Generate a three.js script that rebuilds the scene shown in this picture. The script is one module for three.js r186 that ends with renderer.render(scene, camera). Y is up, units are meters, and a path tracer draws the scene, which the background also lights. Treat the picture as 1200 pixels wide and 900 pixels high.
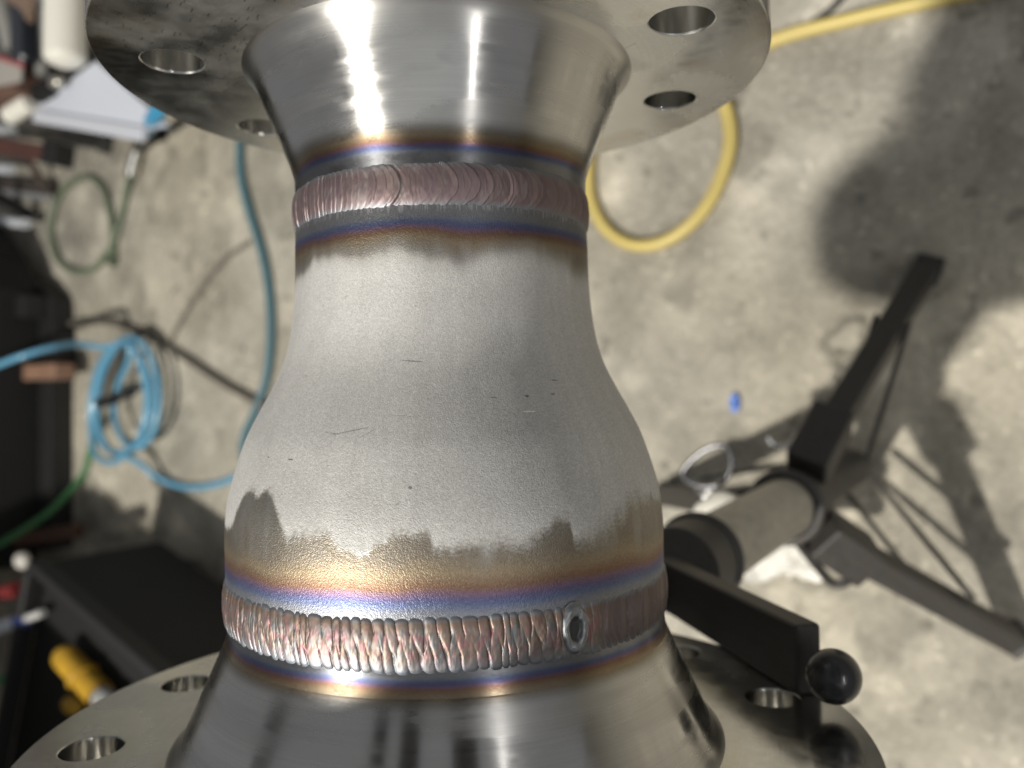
import * as THREE from 'three';
import { RectAreaLightUniformsLib } from 'three/addons/lights/RectAreaLightUniformsLib.js';
import { RoundedBoxGeometry } from 'three/addons/geometries/RoundedBoxGeometry.js';
import { mergeGeometries } from 'three/addons/utils/BufferGeometryUtils.js';

// ---------- camera, lamps, exposure ----------
RectAreaLightUniformsLib.init();
const scene = new THREE.Scene();
const renderer = new THREE.WebGLRenderer({ antialias: true });
renderer.setSize(1024, 768);
renderer.toneMapping = THREE.LinearToneMapping;
renderer.toneMappingExposure = 1;
renderer.shadowMap.enabled = true;
const AXIS_Y = 0.737;                                   // height of the spool's axis over the floor
const camera = new THREE.PerspectiveCamera(49.78, 4 / 3, 0.02, 60);
const EYE = new THREE.Vector3(0.2025, 1.0, 0.0032);
const BACK = new THREE.Vector3(0.54486, 0.83841, 0.01365), UP = new THREE.Vector3(0.02347, 0.00103, -0.99972), RIGHT = new THREE.Vector3(0.8382, -0.54503, 0.01912);
camera.position.copy(EYE); camera.up.copy(UP); camera.lookAt(EYE.clone().sub(BACK));
camera.focus = 0.262; camera.userData.fStop = 7.0;
camera.updateMatrixWorld(true);
scene.add(camera);
scene.background = new THREE.Color().setRGB(0.215, 0.217, 0.222);   // the dim workshop air all round
function areaLamp(pos, target, w, h, intensity, color) {
  const l = new THREE.RectAreaLight(new THREE.Color().setRGB(...color), intensity, w, h);
  l.position.copy(pos); l.lookAt(target); scene.add(l); return l;
}
const SPOOL = new THREE.Vector3(0, AXIS_Y, 0);
const LAMP_A = SPOOL.clone().add(new THREE.Vector3(-0.55, 2.1, 1.12));
const LAMP_B = SPOOL.clone().add(new THREE.Vector3(1.95, 1.22, 0.05));
areaLamp(LAMP_A, SPOOL, 0.10, 0.10, 3050, [1, 0.955, 0.87]);
const FILL_AT = new THREE.Vector3(1.5, 3.5, 1.65);
areaLamp(FILL_AT, new THREE.Vector3(1.5, 0, 1.65), 5.6, 2.1, 0.24, [0.93, 0.97, 1]);  // added fill light overhead, brightens what the upper neck mirrors
areaLamp(LAMP_B, SPOOL, 1.2, 0.02, 85, [1, 0.98, 0.95]);

// ---------- helpers ----------
const PXF = 970;
function at(px, py, y = 0) {                            // where the sight line through a pixel of the 1200 x 900 photograph meets the level y
  const d = RIGHT.clone().multiplyScalar((px - 600) / PXF).addScaledVector(UP, -(py - 450) / PXF).sub(BACK);
  return EYE.clone().addScaledVector(d, (y - EYE.y) / d.y);
}
const taken = {};
const numbered = (n) => { const k = taken[n] = (taken[n] ?? -1) + 1; return k ? `${n}_${String(k).padStart(3, '0')}` : n; };
function tag(o, label, category, group) { o.userData.label = label; o.userData.category = category; if (group) o.userData.group = group; return o; }
function thing(name, label, category, pos = [0, 0, 0], group) {
  const o = new THREE.Group(); o.name = numbered(name); o.position.set(...pos); scene.add(o); return tag(o, label, category, group);
}
function part(name, geo, mat, parent = scene, label) {
  const m = new THREE.Mesh(geo, mat); m.name = parent === scene ? numbered(name) : name; m.castShadow = m.receiveShadow = true; parent.add(m);
  if (label) m.userData.label = label; return m;
}
let seed = 7;
const rnd = () => { seed = (seed * 1664525 + 1013904223) >>> 0; return seed / 4294967296; };
const clamp = (x, a = 0, b = 1) => x < a ? a : x > b ? b : x;
const sstep = (a, b, x) => { const t = clamp((x - a) / (b - a)); return t * t * (3 - 2 * t); };
const mix = (a, b, t) => a + (b - a) * t;
const mix3 = (a, b, t) => [mix(a[0], b[0], t), mix(a[1], b[1], t), mix(a[2], b[2], t)];
function hash(x, y, s) { let h = Math.imul(x, 374761393) ^ Math.imul(y, 668265263) ^ Math.imul(s, 1442695041); h = Math.imul(h ^ (h >>> 13), 1274126177); return ((h ^ (h >>> 16)) >>> 0) / 4294967296; }
function vn(u, v, fx, fy, s) {                          // value noise, periodic over u and v in 0..1
  const x = u * fx, y = v * fy, xi = Math.floor(x), yi = Math.floor(y), a = x - xi, b = y - yi, p = a * a * (3 - 2 * a), q = b * b * (3 - 2 * b);
  const x0 = ((xi % fx) + fx) % fx, x1 = (x0 + 1) % fx, y0 = ((yi % fy) + fy) % fy, y1 = (y0 + 1) % fy;
  return mix(mix(hash(x0, y0, s), hash(x1, y0, s), p), mix(hash(x0, y1, s), hash(x1, y1, s), p), q);
}
function fbm(u, v, fx, fy, n, s) { let a = 0, w = 0.5, t = 0; for (let k = 0; k < n; k++) { a += w * vn(u, v, fx << k, fy << k, s + k); t += w; w *= 0.55; } return a / t; }
const enc = (c) => { c = clamp(c); return 255 * (c <= 0.0031308 ? 12.92 * c : 1.055 * Math.pow(c, 1 / 2.4) - 0.055); };
function texture(w, h, f, srgb, wrapV = true) {         // f(u, v) gives a linear colour or one number
  const d = new Uint8Array(w * h * 4);
  for (let j = 0, k = 0; j < h; j++) for (let i = 0; i < w; i++, k += 4) {
    const c = f((i + 0.5) / w, (j + 0.5) / h);
    if (typeof c === 'number') d[k] = d[k + 1] = d[k + 2] = clamp(c) * 255;
    else if (srgb) { d[k] = enc(c[0]); d[k + 1] = enc(c[1]); d[k + 2] = enc(c[2]); }
    else { d[k] = clamp(c[0]) * 255; d[k + 1] = clamp(c[1]) * 255; d[k + 2] = clamp(c[2]) * 255; }
    d[k + 3] = 255;
  }
  const t = new THREE.DataTexture(d, w, h); t.magFilter = THREE.LinearFilter; t.minFilter = THREE.LinearMipmapLinearFilter; t.generateMipmaps = true;
  t.wrapS = THREE.RepeatWrapping; t.wrapT = wrapV ? THREE.RepeatWrapping : THREE.ClampToEdgeWrapping;
  if (srgb) t.colorSpace = THREE.SRGBColorSpace; t.needsUpdate = true; return t;
}
const rep = (t, x, y) => { const c = t.clone(); c.repeat.set(x, y); c.needsUpdate = true; return c; };
const std = (o) => new THREE.MeshPhysicalMaterial(o);
const rgb = (r, g, b) => new THREE.Color().setRGB(r, g, b);
// surface of revolution about y: angle 0 faces the camera, u = 0.5 there; v follows the height between h0 and h1
function revolve(pts, n, h0, h1, smooth = true) {
  const pos = [], nor = [], uv = [], idx = [], m = pts.length;
  const nr = pts.map((p, k) => { const a = pts[Math.max(0, k - 1)], b = pts[Math.min(m - 1, k + 1)], dr = b[0] - a[0], dh = b[1] - a[1], l = Math.hypot(dr, dh) || 1; return [dh / l, -dr / l]; });
  for (let k = 0; k < m; k++) for (let i = 0; i <= n; i++) {
    const t = (i / n) * 2 * Math.PI - Math.PI, s = Math.sin(t), c = Math.cos(t);
    pos.push(pts[k][0] * s, pts[k][1], pts[k][0] * c); nor.push(nr[k][0] * s, nr[k][1], nr[k][0] * c); uv.push(i / n, (pts[k][1] - h0) / (h1 - h0));
  }
  for (let k = 0; k < m - 1; k++) for (let i = 0; i < n; i++) { const a = k * (n + 1) + i, b = a + 1, c = a + n + 1, d = c + 1; idx.push(a, b, d, a, d, c); }
  let g = new THREE.BufferGeometry();
  g.setAttribute('position', new THREE.Float32BufferAttribute(pos, 3)); g.setAttribute('normal', new THREE.Float32BufferAttribute(nor, 3)); g.setAttribute('uv', new THREE.Float32BufferAttribute(uv, 2)); g.setIndex(idx);
  if (!smooth) { g = g.toNonIndexed(); g.computeVertexNormals(); }
  return g;
}
const V = (x, y, z) => new THREE.Vector3(x, y, z);
function tube(points, r, seg = 120, rad = 12, closed = false) { return new THREE.TubeGeometry(new THREE.CatmullRomCurve3(points, closed, 'centripetal'), seg, r, rad, closed); }
function rod(a, b, r, n = 20) {
  const d = b.clone().sub(a), g = new THREE.CylinderGeometry(r, r, d.length(), n); g.applyQuaternion(new THREE.Quaternion().setFromUnitVectors(V(0, 1, 0), d.normalize()));
  return g.translate((a.x + b.x) / 2, (a.y + b.y) / 2, (a.z + b.z) / 2);
}
function bar(a, b, w, h, round = 0.002, side = V(0, 1, 0)) {   // rectangular bar from a to b, h along the side direction
  const d = b.clone().sub(a), L = d.length(), x = d.normalize(), z = x.clone().cross(side).normalize(), y = z.clone().cross(x);
  const g = new RoundedBoxGeometry(L, h, w, 2, round); g.applyMatrix4(new THREE.Matrix4().makeBasis(x, y, z).setPosition((a.x + b.x) / 2, (a.y + b.y) / 2, (a.z + b.z) / 2)); return g;
}
function prism(pts, y0, y1, bevel = 0.003) {            // upright prism over a floor outline of points
  const s = new THREE.Shape(pts.map((p) => new THREE.Vector2(p.x, -p.z)));
  const g = new THREE.ExtrudeGeometry(s, { depth: y1 - y0 - 2 * bevel, bevelEnabled: true, bevelThickness: bevel, bevelSize: bevel, bevelOffset: -bevel, bevelSegments: 2 });
  return g.rotateX(-Math.PI / 2).translate(0, y0 + bevel, 0);
}
const box = (x, y, z, r = 0.003) => new RoundedBoxGeometry(x, y, z, 2, r);

// ---------- shared fine textures ----------
const blastBump = texture(512, 512, (u, v) => 0.5 * vn(u, v, 150, 150, 3) + 0.3 * vn(u, v, 256, 256, 5) + 0.2 * vn(u, v, 60, 60, 9));
const latheBump = texture(256, 1024, (u, v) => 0.55 * hash(0, Math.floor(v * 1024), 4) + 0.3 * vn(u, v, 3, 256, 6) + 0.15 * vn(u, v, 24, 340, 8));
const mottle = texture(512, 512, (u, v) => { const a = fbm(u, v, 4, 4, 5, 21), b = fbm(u, v, 30, 30, 2, 31), k = 0.72 + 0.4 * (a - 0.5) + 0.25 * (b - 0.5); return [k, k, k]; }, true);

// ---------- floor ----------
const floorMap = texture(1536, 1536, (u, v) => {
  const big = fbm(u, v, 3, 3, 4, 101), mid = fbm(u + 0.02 * big, v, 22, 22, 4, 111), blot = fbm(u, v + 0.03 * mid, 24, 24, 4, 131), fine = vn(u, v, 420, 420, 121), grit = vn(u, v, 1000, 1000, 127);
  let k = 0.38 + 0.10 * (big - 0.5) + 0.40 * (mid - 0.5) + 0.07 * (fine - 0.5) + 0.06 * (grit - 0.5);
  k *= 1 - 0.34 * sstep(0.56, 0.70, blot) * sstep(0.42, 0.6, mid);
  k *= 1 + 0.30 * sstep(0.56, 0.74, fbm(u, v, 30, 30, 4, 141)); k *= 1 - 0.35 * sstep(0.70, 0.80, fbm(u, v, 70, 70, 3, 143)); k *= 1 + 0.4 * sstep(0.86, 0.93, vn(u, v, 260, 260, 145));
  const warm = fbm(u, v, 5, 5, 3, 151);
  return [k * mix(1.0, 1.05, warm), k * 0.95, k * mix(0.83, 0.73, warm)];
}, true);
const floorBump = texture(1024, 1024, (u, v) => 0.5 * fbm(u, v, 20, 20, 5, 161) + 0.3 * vn(u, v, 300, 300, 171) + 0.2 * sstep(0.55, 0.8, vn(u, v, 120, 120, 175)));
const floorMat = std({ map: floorMap, bumpMap: floorBump, bumpScale: 0.005, roughness: 0.84 });
{
  const g = new THREE.PlaneGeometry(14, 14, 1, 1).rotateX(-Math.PI / 2), uv = g.attributes.uv;
  for (let i = 0; i < uv.count; i++) uv.setXY(i, uv.getX(i) * 14 / 1.9 + 0.13, uv.getY(i) * 14 / 1.9 + 0.31);
  const f = part('floor', g, floorMat); f.userData.kind = 'structure'; f.userData.label = 'mottled grey concrete workshop floor';
}

// ---------- pipe spool ----------
const spool = thing('pipe_spool', 'welded stainless steel pipe reducer between two drilled flanges, in the middle of the photo', 'pipe fitting', [0, AXIS_Y, 0]);
{
  const T = 33 * Math.PI / 180, c = Math.cos(T), s = Math.sin(T);
  spool.quaternion.setFromRotationMatrix(new THREE.Matrix4().makeBasis(V(c, -s, 0), V(0, 0, -1), V(s, c, 0)));
}
// colours of the oxide that heat leaves, from the weld's toe outwards
const TINT = [[0, [0.25, 0.255, 0.27]], [0.06, [0.22, 0.235, 0.28]], [0.13, [0.125, 0.155, 0.265]], [0.185, [0.135, 0.125, 0.225]], [0.225, [0.19, 0.13, 0.19]], [0.29, [0.225, 0.14, 0.098]], [0.42, [0.30, 0.24, 0.165]], [0.60, [0.235, 0.207, 0.17]], [1, [0.275, 0.26, 0.23]]];
function tint(d) { for (let k = 1; k < TINT.length; k++) if (d < TINT[k][0]) return mix3(TINT[k - 1][1], TINT[k][1], clamp((d - TINT[k - 1][0]) / (TINT[k][0] - TINT[k - 1][0]))); return TINT[TINT.length - 1][1]; }
const H_TOP = 0.0676, H_BOT = -0.0770, HW_TOP = 0.0075, HW_BOT = 0.0088;
const ang = (u) => (u - 0.5) * 2 * Math.PI;

// the reducer
const prof = [[0.0572, 0.0700], [0.0573, 0.060], [0.0575, 0.0545], [0.0576, 0.046], [0.0578, 0.0393], [0.0585, 0.030], [0.0598, 0.0207], [0.0614, 0.0138], [0.0637, 0.0072], [0.067, 0.0005], [0.0707, -0.0063], [0.0738, -0.0122], [0.0765, -0.0179], [0.0788, -0.0243], [0.0809, -0.0309], [0.0825, -0.0367], [0.0836, -0.0423], [0.0842, -0.049], [0.0844, -0.0552], [0.0843, -0.065], [0.0843, -0.0795]];
const curve = new THREE.SplineCurve(prof.map((p) => new THREE.Vector2(p[0], p[1])));
const profR = curve.getPoints(180).map((p) => [p.x, p.y]).reverse();
const R0 = -0.0795, R1 = 0.07;
const edgeBot = (u) => {                                // where the cleaned, blasted skin ends above the big weld
  const a = ang(u);
  let e = -0.0485 + 0.0045 * (fbm(u, 0.3, 24, 4, 2, 203) - 0.5) + 0.0022 * (vn(u, 0.5, 80, 4, 207) - 0.5) + 0.0012 * (vn(u, 0.5, 260, 4, 208) - 0.5);
  e += 0.0150 * Math.exp(-Math.pow((a + 0.78) / 0.18, 4));
  e += 0.0035 * Math.exp(-Math.pow((a + 0.44) / 0.10, 6));
  e += 0.0035 * sstep(-0.24, -0.03, a) * (1 - sstep(0.01, 0.03, a));
  e += 0.0065 * sstep(0.32, 0.53, a) * (1 - sstep(0.545, 0.565, a)) + 0.008 * sstep(0.66, 0.95, a);
  return e;
};
const edgeTop = (u) => { const a = ang(u); return 0.0455 + 0.009 * (fbm(u, 0.3, 30, 4, 3, 213) - 0.5) + 0.004 * sstep(0.2, 0.9, a) * 0 - 0.004 * Math.exp(-Math.pow((a - 0.06) / 0.16, 4)) - 0.004 * Math.exp(-Math.pow((a + 1.15) / 0.25, 4)) - 0.006 * sstep(0.75, 1.3, a); };
const marks = [];                                       // [angle, height, half length in angle, slope, half thickness, dark]
for (const m of [[-0.09, 0.0085, 0.062, -0.0004, 0.00016, 0.45], [0.46, -0.0085, 0.04, 0, 0.00016, 1.6], [0.66, 0.0016, 0.03, 0, 0.00014, 0.4], [0.47, -0.0035, 0.012, 0, 0.0003, 0.4], [0.30, -0.0038, 0.02, 0, 0.0002, 0.6], [-0.34, -0.0135, 0.09, 0.0012, 0.00014, 0.55], [-0.62, -0.0225, 0.016, 0, 0.00022, 0.35], [-0.78, -0.0222, 0.012, 0, 0.00016, 0.45], [-0.06, -0.0305, 0.008, 0, 0.0004, 0.4], [0.62, -0.003, 0.012, 0, 0.0003, 0.5], [-0.25, -0.014, 0.05, 0.002, 0.00012, 0.65], [-0.42, -0.0142, 0.05, -0.0004, 0.00012, 0.65], [-0.1, -0.009, 0.05, -0.0003, 0.00012, 0.7]]) marks.push(m);
for (let i = 0; i < 26; i++) marks.push([(rnd() - 0.5) * 2.4, -0.045 + rnd() * 0.09, 0.006 + rnd() * 0.02, (rnd() - 0.5) * 0.001, 0.0001 + rnd() * 0.0001, 0.72 + rnd() * 0.5]);
const redMap = texture(2048, 1024, (u, v) => {
  const h = mix(R0, R1, v), a = ang(u), cl = fbm(u, v, 16, 5, 5, 221), st = vn(u, v, 170, 3, 231), gr = vn(u, v, 700, 300, 241);
  // blasted skin
  let k = 0.51 + 0.12 * (cl - 0.5) + 0.07 * (gr - 0.5) + 0.20 * (hash(Math.floor(u * 2048), Math.floor(v * 1024), 243) - 0.5) + 0.07 * (vn(u, v, 1024, 300, 244) - 0.5) + 0.03 * (st - 0.5) + 0.035 * (vn(u, v, 420, 2, 246) - 0.5) * sstep(0.5, 0.7, vn(u, v, 14, 3, 247));
  k *= 1 - 0.10 * sstep(0.5, 0.75, fbm(u, v, 9, 4, 4, 245));
  let c = [k, k * 0.99, k * 0.965];
  // heat-tinted ends with wavy edges
  const wb = 0.0016 * (fbm(u, 0.7, 20, 4, 3, 251) - 0.5), wt = 0.0014 * (fbm(u, 0.2, 22, 4, 3, 261) - 0.5);
  const fb = 0.72 + 0.62 * fbm(u, 0.15, 15, 4, 4, 255), ft = 0.75 + 0.55 * fbm(u, 0.85, 15, 4, 4, 256);
  const db = 0.035 + (h + wb - (H_BOT + HW_BOT)) / (0.029 * fb), dt = ((H_TOP - HW_TOP) - (h + wt) - 0.0026) / (0.020 * ft);
  for (const [d, e, sgn] of [[db, edgeBot(u), 1], [dt, edgeTop(u), -1]]) {
    if (d > 1.6) continue;
    let t = tint(Math.max(d, 0)); const spk = 1 + 0.22 * (gr - 0.5) + 0.2 * (cl - 0.5); t = t.map((x) => x * spk * (sgn < 0 ? mix(0.66, 0.92, sstep(0.25, 0.9, d)) : 1));
    const worn = sstep(0.50, 0.78, fbm(u, v, 60, 5, 3, 257 + sgn)) * sstep(0.3, 0.6, d) * 0.55; t = mix3(t, [0.34, 0.33, 0.31], worn); t = mix3(t, [0.20, 0.175, 0.145], 0.6 * sstep(0.52, 0.75, fbm(u, v, 34, 8, 4, 258 + sgn)) * sstep(0.35, 0.6, d));
    const soft = sgn > 0 ? 0.0012 + 0.0085 * Math.pow(vn(u, 0.1, 26, 4, 271), 2) : 0.004 + 0.005 * vn(u, 0.1, 18, 4, 281);
    const inZone = sgn > 0 ? 1 - sstep(e - soft, e + soft, h + 0.0022 * (gr - 0.5) + 0.0025 * (vn(u, v, 260, 30, 273) - 0.5)) : sstep(e - soft, e + soft, h + 0.0016 * (gr - 0.5));
    c = mix3(c, t, inZone);
  }
  // grind lines left under the small weld
  if (h > 0.0535 && h < 0.0635) { const g = vn(u, 0.5, 900, 4, 291) * sstep(0.0535 + 0.004 * vn(u, 0.1, 400, 4, 293), 0.0605, h); c = mix3(c, [0.30, 0.30, 0.31], 0.75 * sstep(0.45, 0.8, g)); }
  for (const m of marks) { const dx = (a - m[0]) / m[2]; if (dx > -1 && dx < 1 && Math.abs(h - m[1] - dx * m[3]) < m[4] * (1.2 - dx * dx)) c = c.map((x) => x * m[5]); }
  return c;
}, true, false);
const redRough = texture(1024, 512, (u, v) => { const h = mix(R0, R1, v), b = 1 - sstep(edgeBot(u) - 0.001, edgeBot(u) + 0.001, h), t = sstep(edgeTop(u) - 0.002, edgeTop(u) + 0.002, h); const m = Math.max(b, t); return [0, 0.64 - 0.17 * m + 0.08 * (fbm(u, v, 30, 10, 3, 301) - 0.5), 0.54 + 0.42 * m]; }, false, false);
const reducerMat = std({ map: redMap, roughnessMap: redRough, roughness: 1, metalness: 1, bumpMap: rep(blastBump, 15, 4.3), bumpScale: 0.00011, metalnessMap: redRough });
const reducer = part('reducer', revolve([...profR], 400, R0, R1), reducerMat, spool);
part('pipe_wall', revolve([[0.0505, 0.07], ...profR.slice().reverse().map((p) => [p[0] - 0.0066, p[1]]), [0.077, -0.0795]], 120, R0, R1), std({ color: rgb(0.3, 0.29, 0.27), roughness: 0.6, metalness: 1 }), reducer);

// weld beads: every ripple raised in the mesh
function weldBead(opt) {
  const { h0, hw, rIn, n, m, spacing, crown, lift, bow, weave, s0, crater, cols } = opt;
  const per = Math.max(1, Math.round(2 * Math.PI * rIn / spacing)), pos = [], col = [], idx = [];
  function surf(u, w) {                                 // u 0..1 round, w -1..1 across
    const warp = (fbm(u, 0.4, 36, 4, 2, s0) - 0.5) * 1.2 + (vn(u, 0.6, per, 4, s0 + 5) - 0.5) * (weave ? 0.55 : 0.7);
    const a0 = ang(u), x = u * per + warp;
    const dome = Math.max(0, 1 - Math.pow(Math.abs(w), 2.2));
    let r, t, id, j, j2;
    const fine = weave ? sstep(0.62, 0.70, a0) : 1;
    {                                                   // crescents, each lapping over the last
      const q = x * (weave ? 1.35 : 1) - bow(u) * (1 - w * w) + 0.3 * (vn(u, w * 0.25 + 0.5, 90, 12, s0 + 7) - 0.5), k = Math.floor(q), P = weave ? Math.round(per * 1.35) : per;
      t = q - k; id = ((k % P) + P) % P; j = hash(id, 1, s0); j2 = hash(id, 2, s0);
      r = Math.pow(t, 1.4) * (1 - sstep(0.84, 1, t)) * (0.35 + 0.75 * j * j + (hash(id, 5, s0) > 0.9 ? 0.9 : 0)) * (weave ? 1.5 : 1);
    }
    if (weave && fine < 1) {                            // drops from either side that lock together
      const lobe = (off, sgn) => {
        const y = x + off + 0.28 * w + 0.12 * sgn * Math.sin(w * 2.2), k = Math.floor(y), tt = y - k, i2 = ((k % per) + per) % per, jj = hash(i2, 3 + sgn, s0), c = 0.5 + 0.2 * (jj - 0.5);
        const ww = sgn * w + 0.45 * (hash(i2, 8 + sgn, s0) - 0.5), half = mix(0.05, 0.48, sstep(-0.6, 0.45, ww));
        return [(1 - Math.pow(Math.abs(tt - c) / half, 2)) * (0.75 + 0.5 * jj) * (0.35 + 0.65 * sstep(-0.8, 0.2, ww)), i2, tt, jj];
      };
      const up = lobe(0, 1), lo = lobe(0.5, -1), best = up[0] > lo[0] ? up : lo, rr = Math.pow(Math.max(0, best[0]), 0.36);
      r = mix(rr * 0.85, r, fine); if (fine < 0.5) { id = best[1]; t = best[2]; j = best[3]; j2 = hash(id, best === up ? 21 : 22, s0); }
    }
    const wide = 1 + 0.07 * (j - 0.5) - (weave ? 0.10 : 0.045) * Math.pow(Math.abs(2 * t - 1), 3) * sstep(0.55, 1, Math.abs(w));
    let h = -0.0006 + (crown + 0.0006) * Math.pow(dome, 0.95) + lift * r * sstep(0, 0.35, dome) * (1 - 0.3 * w * w) + (weave ? 0.00042 : 0.00024) * (fbm(u, w * 0.2 + 0.5, 300, 14, 3, s0 + 11) - 0.5) * dome;
    if (opt.restart !== undefined) { const e = (a0 - opt.restart - 0.05 * (1 - w * w) * 1.6) / 0.012; h += 0.00035 * Math.exp(-e * e * (e > 0 ? 3 : 0.15)) * sstep(0, 0.3, dome) - 0.00015 * Math.exp(-Math.pow((e - 1.6) / 0.9, 2)) * sstep(0, 0.3, dome); }
    let z = w * hw * wide + 0.0007 * (fbm(u, 0.8, 24, 4, 2, s0 + 13) - 0.5);
    let c = cols(u, w, t, j, j2, dome);
    if (crater) { const a = ang(u), d = Math.hypot((a - crater.a) * rIn / crater.rx, (w - crater.w) * hw / crater.ry); const in_ = 1 - sstep(0.95, 1.35, d); h = mix(h, crown * 0.75, in_); }
    return { r: rIn + h, z: h0 + z, c };
  }
  for (let k = 0; k <= m; k++) for (let i = 0; i <= n; i++) {
    const u = (i % n) / n, s = surf(u, -1 + 2 * k / m), a = ang(i / n);
    pos.push(s.r * Math.sin(a), s.z, s.r * Math.cos(a)); col.push(...s.c);
  }
  for (let k = 0; k < m; k++) for (let i = 0; i < n; i++) { const a = k * (n + 1) + i; idx.push(a, a + 1, a + n + 2, a, a + n + 2, a + n + 1); }
  const g = new THREE.BufferGeometry();
  g.setAttribute('position', new THREE.Float32BufferAttribute(pos, 3)); g.setAttribute('color', new THREE.Float32BufferAttribute(col, 3)); g.setIndex(idx); g.computeVertexNormals();
  return g;
}
const s0_ = 431;
const beadMat = std({ color: 0xffffff, vertexColors: true, metalness: 1, roughness: 0.55 });
const topBead = part('weld_bead', weldBead({
  h0: H_TOP, hw: HW_TOP, rIn: 0.0577, n: 2600, m: 30, spacing: 0.0024, crown: 0.00065, lift: 0.00026, s0: 401, weave: false, restart: -0.24,
  bow: (u) => { const a = ang(u); return mix(0.5, 1.9, sstep(-0.5, -0.2, a)); },
  cols: (u, w, t, j, j2, dome) => {
    let c = mix3([0.19, 0.145, 0.145], [0.265, 0.20, 0.195], j); c = mix3(c, [0.175, 0.13, 0.155], 0.6 * j2); c = mix3(c, [0.27, 0.24, 0.235], 0.5 * sstep(0.5, 0.75, fbm(u, w * 0.25 + 0.5, 120, 6, 3, 411))); c = mix3(c, [0.36, 0.28, 0.25], 0.3 * sstep(0.6, 0.95, t) * j2);
    const e = sstep(0.62, 0.92, Math.abs(w) + 0.12 * (j - 0.5)); return mix3(c, [0.21, 0.21, 0.225], e);
  },
}), beadMat, spool, 'narrow rose-brown weld bead round the small end');
const CR = { a: 0.552, w: 0.10, rx: 0.0040, ry: 0.0064 };
const botBead = part('weld_bead', weldBead({
  h0: H_BOT, hw: HW_BOT, rIn: 0.0846, n: 4200, m: 44, spacing: 0.0037, crown: 0.00048, lift: 0.00056, s0: 431, weave: true, crater: CR,
  bow: (u) => { const a = ang(u); return -1.3; },
  cols: (u, w, t, j, j2, dome) => {
    const a = ang(u), right = sstep(0.62, 0.75, a);
    let c = mix3([0.165, 0.128, 0.115], [0.27, 0.205, 0.17], j); c = mix3(c, [0.18, 0.20, 0.215], 0.55 * sstep(0.5, 0.9, j2)); c = mix3(c, [0.24, 0.165, 0.175], 0.65 * sstep(0.45, 0.75, fbm(u, w * 0.25 + 0.5, 170, 6, 3, 461)));
    const f1 = vn(u, w * 0.25 + 0.5, 900, 24, 471), f2 = fbm(u, w * 0.25 + 0.5, 420, 14, 2, 481); c = mix3(c, [0.34, 0.275, 0.225], 0.5 * sstep(0.55, 0.85, f1)); c = mix3(c, [0.16, 0.20, 0.225], 0.5 * sstep(0.58, 0.74, f2)); c = mix3(c, [0.30, 0.165, 0.18], 0.7 * sstep(0.58, 0.74, 1 - f2));
    c = mix3(c, [0.215, 0.155, 0.11], 0.6 * sstep(0.35, 0.75, w)); c = mix3(c, [0.27, 0.29, 0.315], 0.65 * sstep(0.3, 0.8, -w)); c = mix3(c, mix3([0.15, 0.122, 0.122], [0.20, 0.165, 0.162], hash(Math.floor(u * 300 + 1.1 * (1 - w * w)), 4, s0_ ) ), 0.85 * right);
    if (a < -1.33) c = [0.28, 0.21, 0.22];
    const e = sstep(0.70, 0.95, Math.abs(w) + 0.14 * (j - 0.5)); return mix3(c, [0.25, 0.275, 0.315], e * 0.9);
  },
}), beadMat, spool, 'wide woven weld bead round the large end');
{ // the crater left where the arc stopped
  const pos = [], idx = [], col = [], N = 96, M = 30;
  for (let k = 0; k <= M; k++) for (let i = 0; i < N; i++) {
    const d = k / M * 1.28, ph = i / N * 2 * Math.PI, wob = 1 + 0.13 * (fbm(i / N, 0.2, 7, 4, 3, 77) - 0.5) * 2, in_ = 1 - sstep(0.55, 0.68, d + 0.12 * (fbm(i / N, 0.6, 10, 4, 2, 79) - 0.5)); col.push(...mix3([0.27, 0.285, 0.30], [0.085, 0.088, 0.092], in_));
    const y = Math.sin(ph) * d * CR.ry * wob, a = CR.a + Math.cos(ph) * d * CR.rx * wob / 0.0846;
    const ring = (0.6 + 0.8 * vn(i / N, 0.4, 8, 4, 76)) * Math.exp(-Math.pow((d - 0.86) / 0.26, 2)), pit = 1 - sstep(0.35, 0.75, d);
    const r = 0.0846 + 0.00125 + 0.00042 * ring - 0.0006 * pit + 0.0006 * (fbm(i / N, d * 0.5, 12, 8, 3, 78) - 0.5) * sstep(0.3, 0.8, d) - 0.0012 * sstep(1.02, 1.28, d);
    pos.push(r * Math.sin(a), H_BOT + CR.w * HW_BOT + y, r * Math.cos(a));
  }
  for (let k = 0; k < M; k++) for (let i = 0; i < N; i++) { const a = k * N + i, b = k * N + (i + 1) % N, c = a + N, d = b + N; idx.push(a, c, d, a, d, b); }
  const g = new THREE.BufferGeometry(); g.setAttribute('position', new THREE.Float32BufferAttribute(pos, 3)); g.setAttribute('color', new THREE.Float32BufferAttribute(col, 3)); g.setIndex(idx); g.computeVertexNormals();
  part('weld_crater', g, std({ color: 0xffffff, vertexColors: true, metalness: 1, roughness: 0.5 }), botBead, 'grey oval crater with a raised rim');
}

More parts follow.
